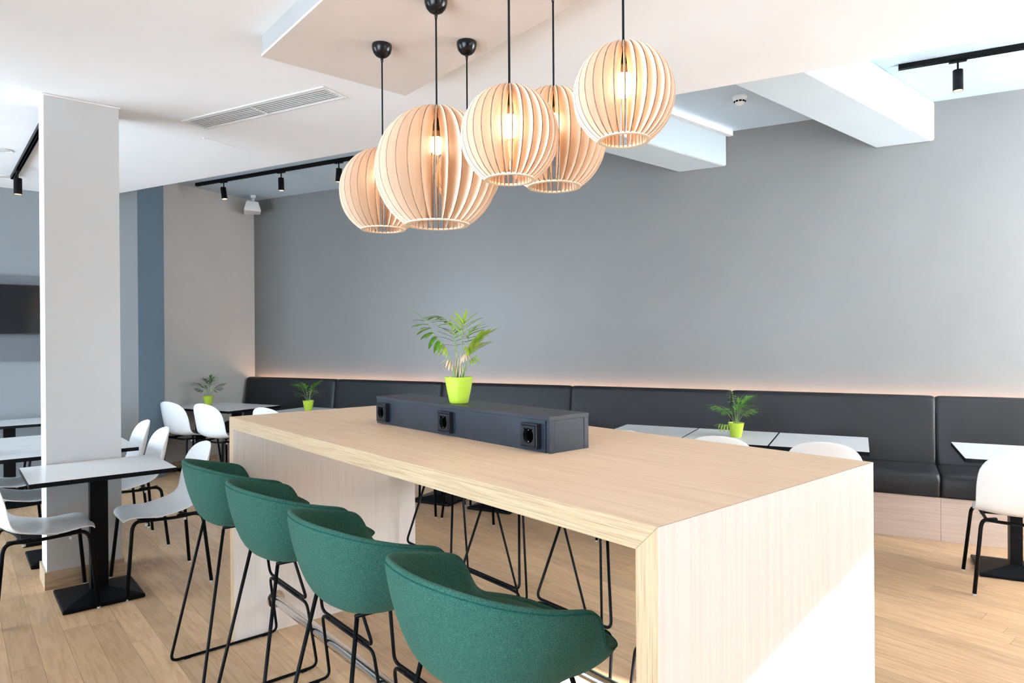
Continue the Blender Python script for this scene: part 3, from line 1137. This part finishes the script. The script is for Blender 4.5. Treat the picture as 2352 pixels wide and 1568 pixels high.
def fin_mesh(R):
    mb = MB()
    th = .0019
    K = 22
    a0, a1 = math.radians(3.5), math.radians(180 - 30.5)
    outer, inner = [], []
    for i in range(K + 1):
        a = a0 + (a1 - a0) * i / K
        ro, zo = R * math.sin(a), R * 1.02 * math.cos(a)
        outer.append((ro, zo))
    zt, zb = outer[0][1], outer[-1][1]
    tab = [(0, .03), (.06, .10), (.14, .22), (.25, .33), (.4, .40), (.6, .42), (.8, .42), (1, .425)]
    for i in range(K + 1):
        u = (outer[0][1] - outer[i][1]) / (zt - zb)
        rin = interp([(q, r) for q, r in tab], u)[0] * R
        inner.append((min(rin, outer[i][0] * .86 if i < K else rin), outer[i][1] - (.006 if i == 0 else 0)))
    outer.append((outer[-1][0], zb - .0012))
    inner.append((inner[-1][0], zb - .0012))
    n = len(outer)
    vs = []
    for s in (-1, 1):
        vs += [(p[0], s * th, p[1]) for p in outer]
        vs += [(p[0], s * th, p[1]) for p in inner]
    for i in range(n - 1):
        mb.m += [0, 0, 1, 1]
        mb.f += [(i, i + 1, n + i + 1, n + i), (2 * n + i, 3 * n + i, 3 * n + i + 1, 2 * n + i + 1), (i, 2 * n + i, 2 * n + i + 1, i + 1), (n + i, n + i + 1, 3 * n + i + 1, 3 * n + i)]
    mb.f += [(0, n, 3 * n, 2 * n), (n - 1, 3 * n - 1, 4 * n - 1, 2 * n - 1)]
    mb.m += [1, 1]
    mb.v = vs
    return mb.mesh('fin', ['birch', 'burnt']), zt, zb


fins = {R: fin_mesh(R) for R in (.15, .20, .25)}


def pendant(x, y, zc, R, label, rot=0.0):
    lp = thing('pendant_lamp', label, 'pendant lamp', (x, y, zc), rot, 'globe pendant lamps of birch fins')
    me, zt, zb = fins[R]
    for k in range(NF):
        o = link('fin', me, lp)
        o.rotation_euler = (0, 0, 2 * PI * k / NF)
    rz = zb + .001
    MB().lathe([(R * .435, rz - .003), (R * .517, rz - .003), (R * .517, rz + .003), (R * .435, rz + .003), (R * .435, rz - .003)], 60).build('bottom_ring', 'birchring', lp, smooth='auto')
    MB().lathe([(0, zt - .012), (R * .20, zt - .012), (R * .20, zt - .018), (0, zt - .018)], 24).build('top_ring', 'birchring', lp, smooth='auto')
    top = PANEL_Z - zc
    MB().tube([(0, 0, R * .62), (0, 0, top - .055)], .0036, 8).build('cord', 'cord', lp, smooth=True)
    ca = MB().lathe([(0, top - .001), (.046, top - .001), (.047, top - .008), (.046, top - .02), (.040, top - .038), (.028, top - .052), (.012, top - .060), (.0, top - .061)], 32).build('ceiling_rose', 'blackgloss', lp, smooth=True)
    MB().lathe([(.0075, top - .058), (.0065, top - .072), (.0045, top - .082), (0, top - .083)], 12).build('cord_grip', 'blackgloss', ca, smooth=True)
    # socket and bulb
    zs = R * 1.02 * .52 if R < .18 else R * .60
    MB().lathe([(0, zs + .062), (.010, zs + .062), (.015, zs + .055), (.016, zs + .012), (.0, zs + .012)], 20).build('socket', 'blackgloss', lp, smooth='auto')
    bu = MB().lathe([(.0, zs - .085), (.012, zs - .083), (.022, zs - .075), (.0275, zs - .062), (.029, zs - .048), (.026, zs - .032), (.021, zs - .018)], 24).build('bulb', 'bulb', lp, smooth=True)
    MB().lathe([(.0211, zs - .018), (.018, zs - .008), (.015, zs + .004), (.013, zs + .0119), (0, zs + .0119)], 24).build('bulb_neck', 'brass', bu, smooth=True)
    return lp


pendant(1.559, 2.76, 2.168, .20, 'globe pendant lamp of birch fins farthest left in the cluster', .05)
pendant(1.848, 2.485, 2.235, .15, 'small birch globe pendant mostly hidden behind the largest one', .02)
pendant(1.518, 2.248, 2.160, .25, 'largest globe pendant lamp of birch fins', .1045)
pendant(1.312, 1.548, 2.092, .15, 'birch globe pendant overlapping the right side of the largest one', .1045 - .02)
pendant(1.79, 1.848, 2.237, .20, 'birch globe pendant behind the two small ones, second from the right', .06)
pendant(1.532, 1.284, 2.192, .15, 'birch globe pendant farthest right and highest in the cluster', .1)

# ------------------------------------------------------------------ track lights
def track(label, p0, p1, z):
    p0, p1 = Vector((*p0, 0)), Vector((*p1, 0))
    d = p1 - p0
    t = thing('track_rail', label, 'track', (p0.x, p0.y, z), math.atan2(d.y, d.x))
    L_ = d.length
    mb = MB()
    mb.box(0, L_, -.018, .018, -.006, -.0005)
    for y in (-.018, -.003, .015):
        mb.box(0, L_, y, y + (.003 if y != -.003 else .006), -.034, -.006)
    mb.build('rail', 'blackmetal', t)
    for x in (-.004, L_):
        MB().box(x, x + .004, -.019, .019, -.035, -.0005).build('end_cap', 'blackmetal', t)
    return t


def spot(x, y, z, rz, label, tilt=0.0, grp='track spotlights'):
    s = thing('track_spotlight', label, 'spotlight', (x, y, z), rz, grp)
    MB().box(-.05, .05, -.015, .015, -.048, -.0355).build('adapter', 'blackmetal', s, bevel=.003)
    MB().tube([(0, 0, -.048), (0, 0, -.105)], .006, 10).build('stem', 'blackmetal', s, smooth=True)
    h = MB().lathe([(0, .06), (.029, .06), (.030, .057), (.030, -.075), (.027, -.075), (.026, -.062), (0, -.062)], 28).build('head', 'blackmetal', s, smooth='auto')
    h.location = (0, 0, -.16)
    h.rotation_euler = (0, tilt, 0)
    MB().lathe([(0, -.0735), (.0265, -.0735), (.0265, -.0725), (0, -.0725)], 24).build('lens', 'lens', h)
    return s


track('black track rail on the raised ceiling left of the pendants', xy(NT(5.19, 6.86)), xy(NT(5.19, 3.9)), Z_UP)
track('black track rail on the raised ceiling at the top right', xy(NT(5.25, -.25)), xy(NT(5.25, -1.95)), Z_UP)
track('black track rail on the ceiling left of the column', (.455, 7.35), (.50, 5.35), Z_CEIL)
for t_, lab, tl in ((6.40, 'black track spotlight left of three on the rail beyond the vent', .18), (5.50, 'black track spotlight middle of three on the rail beyond the vent', .03), (4.69, 'black track spotlight right of three, next to the leftmost pendant', -.08)):
    p = NT(5.19, t_)
    spot(p.x, p.y, Z_UP, WA + PI / 2, lab, tl)
p = NT(5.25, -.585)
spot(p.x, p.y, Z_UP, WA + PI / 2, 'black track spotlight on the rail at the top right', .0)
spot(.462, 6.95, Z_CEIL, PI / 2, 'black track spotlight on the rail left of the column', .0)

# ------------------------------------------------------------------ ceiling fittings
c = NT(3.03, 3.392, Z_CEIL)
v = thing('air_vent', 'long white slatted air vent in the lowered ceiling', 'vent', c, WA)
hx_, hy_ = .103, .63
fr = MB()
for x0, x1, y0, y1 in ((-hx_, -hx_ + .024, -hy_, hy_), (hx_ - .024, hx_, -hy_, hy_), (-hx_ + .024, hx_ - .024, -hy_, -hy_ + .024), (-hx_ + .024, hx_ - .024, hy_ - .024, hy_)):
    fr.box(x0, x1, y0, y1, -.009, -.0008)
fr.build('frame', 'vent', v, bevel=.003)
MB().box(-hx_ + .02, hx_ - .02, -hy_ + .02, hy_ - .02, -.0012, -.0004).build('duct', 'ventdark', v)
for k in range(7):
    x = -hx_ + .024 + (2 * hx_ - .048) * (k + .5) / 7
    o = MB().box(-.0075, .0075, -hy_ + .024, hy_ - .024, -.0009, .0009).build('slat', 'vent', v)
    o.location = (x, 0, -.0062)
    o.rotation_euler = (0, math.radians(-5), 0)
MB().box(-hx_ + .024, hx_ - .024, -.008, .008, -.012, -.0088).build('divider', 'vent', v)

c = NT(3.395, 4.228, Z_CEIL)
o = MB().box(-.14, .14, -.006, .006, -.006, -.0006).build('ceiling_strip', 'bright', None, bevel=.001)
o.location = c
o.rotation_euler = (0, 0, WA)
tag(o, 'short thin white strip on the lowered ceiling below the air vent', 'strip')
for (x, y, lab) in ((.335, 6.43, 'flush white round ceiling disc at the left frame edge, nearer one'), (.405, 7.45, 'flush white round ceiling disc at the left frame edge near the track end')):
    d = thing('ceiling_disc', lab, 'ceiling disc', (x, y, Z_CEIL), 0, 'flush ceiling discs')
    MB().lathe([(0, -.004), (.045, -.004), (.058, -.001), (.058, -.0005), (0, -.0005)], 32).build('cover', 'plastic', d, smooth='auto')
    MB().lathe([(.058, -.0005), (.060, -.006), (.066, -.006), (.068, -.0005)], 32).build('rim', 'plastic', d, smooth='auto')

sd = thing('smoke_detector', 'white round smoke detector on the raised ceiling between the beams', 'smoke detector', (4.65, 2.75, Z_UP), 0)
MB().lathe([(0, -.0005), (.055, -.0005), (.056, -.012), (.050, -.018), (0, -.018)], 32).build('base', 'plastic', sd, smooth='auto')
MB().lathe([(0, -.062), (.022, -.062), (.034, -.056), (.040, -.044), (.048, -.030), (.050, -.0185), (0, -.0185)], 32).build('head', 'plastic', sd, smooth='auto')
for k in range(10):
    a = 2 * PI * k / 10
    o = MB().box(-.004, .0012, -.010, .010, -.006, .006).build('slot', 'dark', sd)
    o.location = (.0415 * math.cos(a), .0415 * math.sin(a), -.042)
    o.rotation_euler = (0, 0.45, a)

lb = thing('led_batten', 'lit white batten light along the top of the ceiling beam', 'batten light', (0, 0, 0))
xw = (N_WALL - .004 - 3.25 * WN.y) / WN.x
MB().box(4.35, xw - .012, 3.245, 3.294, 3.288, Z_UP - .002).build('housing', 'plastic', lb, bevel=.003)
MB().box(4.355, xw - .014, 3.238, 3.2449, 3.290, Z_UP - .006).build('diffuser', 'batten', lb)
MB().box(xw - .0118, xw, 3.243, 3.294, 3.286, Z_UP - .002).build('end_cap', 'plastic', lb)

# wedge speaker in the far corner
c = NT(5.97, 6.82, 0)
sp = thing('corner_speaker', 'white wedge loudspeaker on a bracket high in the far corner', 'loudspeaker', (c.x, c.y, 3.13), WA - math.radians(40))
mb = MB()
lo = [(-.11, -.17), (.09, -.11), (.09, .11), (-.11, .17)]
hi = [(-.08, -.12), (.06, -.09), (.06, .09), (-.08, .12)]
vs = [(a, b, -.02) for a, b in lo] + [(a, b, .0) for a, b in lo] + [(a, b, .11) for a, b in hi]
mb.add(vs, [(3, 2, 1, 0)] + [(i, (i + 1) % 4, 4 + (i + 1) % 4, 4 + i) for i in range(4)] + [(4 + i, 4 + (i + 1) % 4, 8 + (i + 1) % 4, 8 + i) for i in range(4)] + [(8, 9, 10, 11)])
mb.build('body', 'plastic', sp, bevel=.012)
MB().box(-.03, .03, -.045, .045, .165, .199).build('ceiling_bracket', 'plastic', sp, bevel=.003)
MB().tube([(0, 0, .10), (0, 0, .17)], .018, 12).build('bracket_neck', 'plastic', sp, smooth=True)

# ------------------------------------------------------------------ television
bd = tag(MB().box(-1.2, .74, Y_FAR - .035, Y_FAR - .001, 1.305, 2.12).build('tv_board', 'tvpanel', None, bevel=.002), 'dark grey backing board behind the television on the far wall', 'wall board')
tv = thing('television', 'black flat television on the dark board left of the column', 'television', (.27, Y_FAR - .036, 1.796), 0)
MB().box(-.42, .42, -.045, -.001, -.237, .237).build('frame', 'tvframe', tv, bevel=.003)
MB().box(-.412, .412, -.0462, -.0452, -.226, .229).build('screen', 'tv', tv)

# ------------------------------------------------------------------ potted palms
def leaflet_mesh(name, mat):
    mb = MB()
    K = 7
    for i in range(K + 1):
        u = i / K
        w = .085 * (math.sin(PI * min(1, .12 + .88 * u)) ** .75) * (1 if u < 1 else 0) + .003
        if u == 1:
            w = .001
        z = -.16 * u * u
        mb.v += [(u, -w, z + .02 * (w / .085)), (u, 0, z), (u, w, z + .02 * (w / .085))]
    for i in range(K):
        a = i * 3
        mb.f += [(a, a + 3, a + 4, a + 1), (a + 1, a + 4, a + 5, a + 2)]
        mb.m += [0, 0]
    return mb.mesh(name, mat, True)


LEAF = {k: leaflet_mesh('leaflet', k) for k in ('leaf', 'leafy', 'leafd', 'dry')}


def bez(a, b, c, u):
    return a * (1 - u) ** 2 + b * 2 * u * (1 - u) + c * u * u


def frame_from(d, upv):
    x = d.normalized()
    z = (upv - x * upv.dot(x))
    z = z.normalized() if z.length > 1e-4 else x.orthogonal().normalized()
    y = z.cross(x)
    return Matrix((x, y, z)).transposed()


def frond(parent, pts, nleaf, length, mat, start=.45, spread=55, droop=.25, separate=True, seed=0, wid=1.0, both=True, thick=.0016):
    """pts: three bezier points of the stem; leaflets sit on its outer part"""
    rd = random.Random(seed)
    a, b, c = (Vector(p) for p in pts)
    line = [bez(a, b, c, i / 14) for i in range(15)]
    mb = MB().tube(line, [thick * (1.35 - .8 * i / 14) for i in range(15)], 6)
    fo = None
    tfs = []
    for i in range(nleaf):
        u = start + (1 - start) * (i + .5) / nleaf
        p = bez(a, b, c, u)
        T = (bez(a, b, c, min(1, u + .02)) - bez(a, b, c, u - .02)).normalized()
        side = T.cross(Vector((0, 0, 1)))
        if side.length < .2:
            side = T.cross(Vector((0, 1, 0)))
        side.normalize()
        k = (i + .5) / nleaf
        L_ = length * (0.55 + .75 * math.sin(PI * min(1, .2 + .7 * k))) * (.9 + .2 * rd.random())
        for s in ((-1, 1) if both else (1,)):
            ang = math.radians(spread * (1 - .55 * k) + rd.uniform(-6, 6))
            d = T * math.cos(ang) + side * s * math.sin(ang) - Vector((0, 0, droop + rd.uniform(-.05, .1)))
            tfs.append((p, d, L_))
    tfs.append((c, (c - b).normalized() - Vector((0, 0, droop * .4)), length * .9))
    fo = mb.build('frond', 'stem', parent, smooth=True)
    allb = MB()
    for p, d, L_ in tfs:
        R3 = frame_from(d, Vector((0, 0, 1)))
        if separate:
            o = link('leaflet', LEAF[mat], fo)
            mm = R3.to_4x4()
            mm.translation = p
            o.matrix_local = mm @ Matrix.Diagonal((L_, L_ * wid, L_, 1))
        else:
            me = LEAF[mat]
            allb.add([p + R3 @ Vector((v_.co.x * L_, v_.co.y * L_ * wid, v_.co.z * L_)) for v_ in me.vertices], [tuple(q.vertices) for q in me.polygons])
    if not separate:
        allb.build('leaflets', mat, fo, smooth=True)
    return fo


def pot(parent, s=1.0):
    pr = [(0, 0), (.035, 0), (.038, .004), (.046, .04), (.053, .078), (.0565, .10), (.0575, .104), (.0545, .104), (.0515, .080), (.048, .072), (0, .072)]
    MB().lathe([(r * s, z * s) for r, z in pr], 40).build('pot', 'pot', parent, smooth='auto')
    MB().lathe([(.0, .083 * s), (.03 * s, .084 * s), (.0515 * s, .081 * s)], 24).build('soil', 'soil', parent, smooth=True)


RZ = -YAW
# the palm on the power box
p0 = Vector((1.56, 2.165, TZ + .1215))
pm = thing('potted_palm', 'sparse bright green palm in a lime pot standing on the power box', 'potted plant', p0, RZ, 'palms in lime green pots')
pot(pm)
Z0 = .085
fr_ = [  # (stem points, leaflets per side, leaflet length, material, start, spread, droop, both)
    ([(-.012, .0, Z0), (-.055, -.01, .23), (-.136, -.03, .335)], 6, .088, 'leaf', .58, 78, .50, True),
    ([(-.004, .012, Z0), (.0, .01, .34), (-.085, .03, .350)], 6, .078, 'leaf', .62, 62, .32, True),
    ([(.006, .0, Z0), (.01, .0, .26), (.022, -.03, .315)], 5, .082, 'leafy', .60, 62, .12, True),
    ([(.014, .006, Z0), (.03, .0, .22), (.095, -.015, .265)], 6, .090, 'leafy', .55, 42, .06, True),
    ([(.010, -.008, Z0), (.03, -.02, .20), (.075, -.05, .225)], 5, .085, 'leafy', .50, 40, .10, True),
    ([(.016, -.004, Z0), (.028, -.01, .165), (.070, -.02, .190)], 4, .035, 'leafy', .66, 60, .75, True),
    ([(-.010, -.008, Z0), (-.03, -.02, .20), (-.066, -.04, .245)], 4, .045, 'leafy', .70, 60, .95, True),
    ([(.0, .010, Z0), (.012, .02, .24), (.062, .05, .300)], 5, .065, 'leaf', .58, 58, .30, True),
    ([(-.006, .004, Z0), (-.012, .03, .22), (-.03, .07, .29)], 5, .07, 'leaf', .58, 58, .3, True),
    ([(-.010, .002, Z0), (-.02, .0, .17), (-.042, -.02, .175)], 3, .045, 'dry', .6, 50, 1.1, True),
    ([(.004, -.006, Z0), (.008, -.01, .20), (.03, -.03, .195)], 3, .040, 'dry', .7, 60, .9, True),
]
for k, (pts, nl, ln, mt, st, sp_, dr, bo) in enumerate(fr_):
    frond(pm, pts, nl, ln, mt, st, sp_, dr, True, k + 5, 1.0, bo)
for k in range(7):
    a = 2 * PI * k / 7
    MB().tube([(.014 * math.cos(a), .012 * math.sin(a), Z0 - .006), (.018 * math.cos(a + .6), .014 * math.sin(a + .6), Z0 + .035), (.012 * math.cos(a + 1.2), .016 * math.sin(a), Z0 + .075 + .02 * (k % 3))], [.0026, .0022, .001], 6).build('dry_sheath', 'dry', pm, smooth=True)


def small_palm(loc, label, seed, mats, specs):
    pl_ = thing('potted_palm', label, 'potted plant', loc, RZ, 'palms in lime green pots')
    pot(pl_)
    rd = random.Random(seed)
    for k, (dx, dy, h, nl, ln, mt, dr) in enumerate(specs):
        frond(pl_, [(dx * .08, dy * .08, Z0), (dx * .35, dy * .35, h * .85), (dx, dy, h)], nl, ln, mats[mt], .5, 55, dr, False, seed * 10 + k, 1.05, True)
    return pl_


p = NT(5.20, 6.70)
small_palm((p.x, p.y, .7455), 'dark green palm in a lime pot on the rear table in the far corner', 3, ['leafd', 'leafd', 'leaf'],
           [(-.13, .0, .25, 6, .09, 0, .25), (.14, .02, .24, 6, .09, 0, .25), (-.06, .05, .28, 6, .08, 0, .2), (.06, -.04, .27, 6, .08, 0, .2), (.02, .08, .30, 6, .07, 1, .2), (-.09, -.05, .20, 6, .08, 0, .4), (.10, .05, .20, 5, .08, 0, .4),
            (.03, .0, .33, 4, .05, 1, .1), (-.02, -.03, .22, 5, .07, 0, .4)])
p = NT(5.215, 5.155)
small_palm((p.x, p.y, .7455), 'green palm in a lime pot behind the far end of the bar table', 4, ['leaf', 'leafd', 'leafy'],
           [(-.11, .0, .26, 6, .10, 0, .2), (.09, .0, .29, 7, .10, 0, .15), (-.05, .05, .25, 6, .08, 1, .3), (.05, -.04, .22, 5, .07, 2, .5), (-.03, -.05, .27, 6, .08, 0, .2), (.08, .05, .2, 5, .08, 1, .5), (-.09, -.03, .19, 5, .08, 1, .4), (.03, .03, .24, 5, .07, 0, .4)])
p = NT(5.133, .812)
small_palm((p.x, p.y, .7455), 'leafy palm in a lime pot on the middle joined table by the bench', 6, ['leaf', 'leafd', 'leafy'],
           [(-.15, .0, .23, 7, .09, 0, .35), (-.04, -.02, .34, 5, .045, 2, .6), (.09, .0, .28, 7, .09, 0, .15), (.05, .04, .22, 7, .09, 0, .35), (-.05, .05, .2, 7, .08, 0, .4), (.09, -.04, .2, 6, .08, 0, .4), (-.03, -.05, .21, 6, .08, 0, .4),
            (.02, .0, .25, 6, .08, 0, .3), (-.14, -.04, .10, 4, .05, 2, .9)])
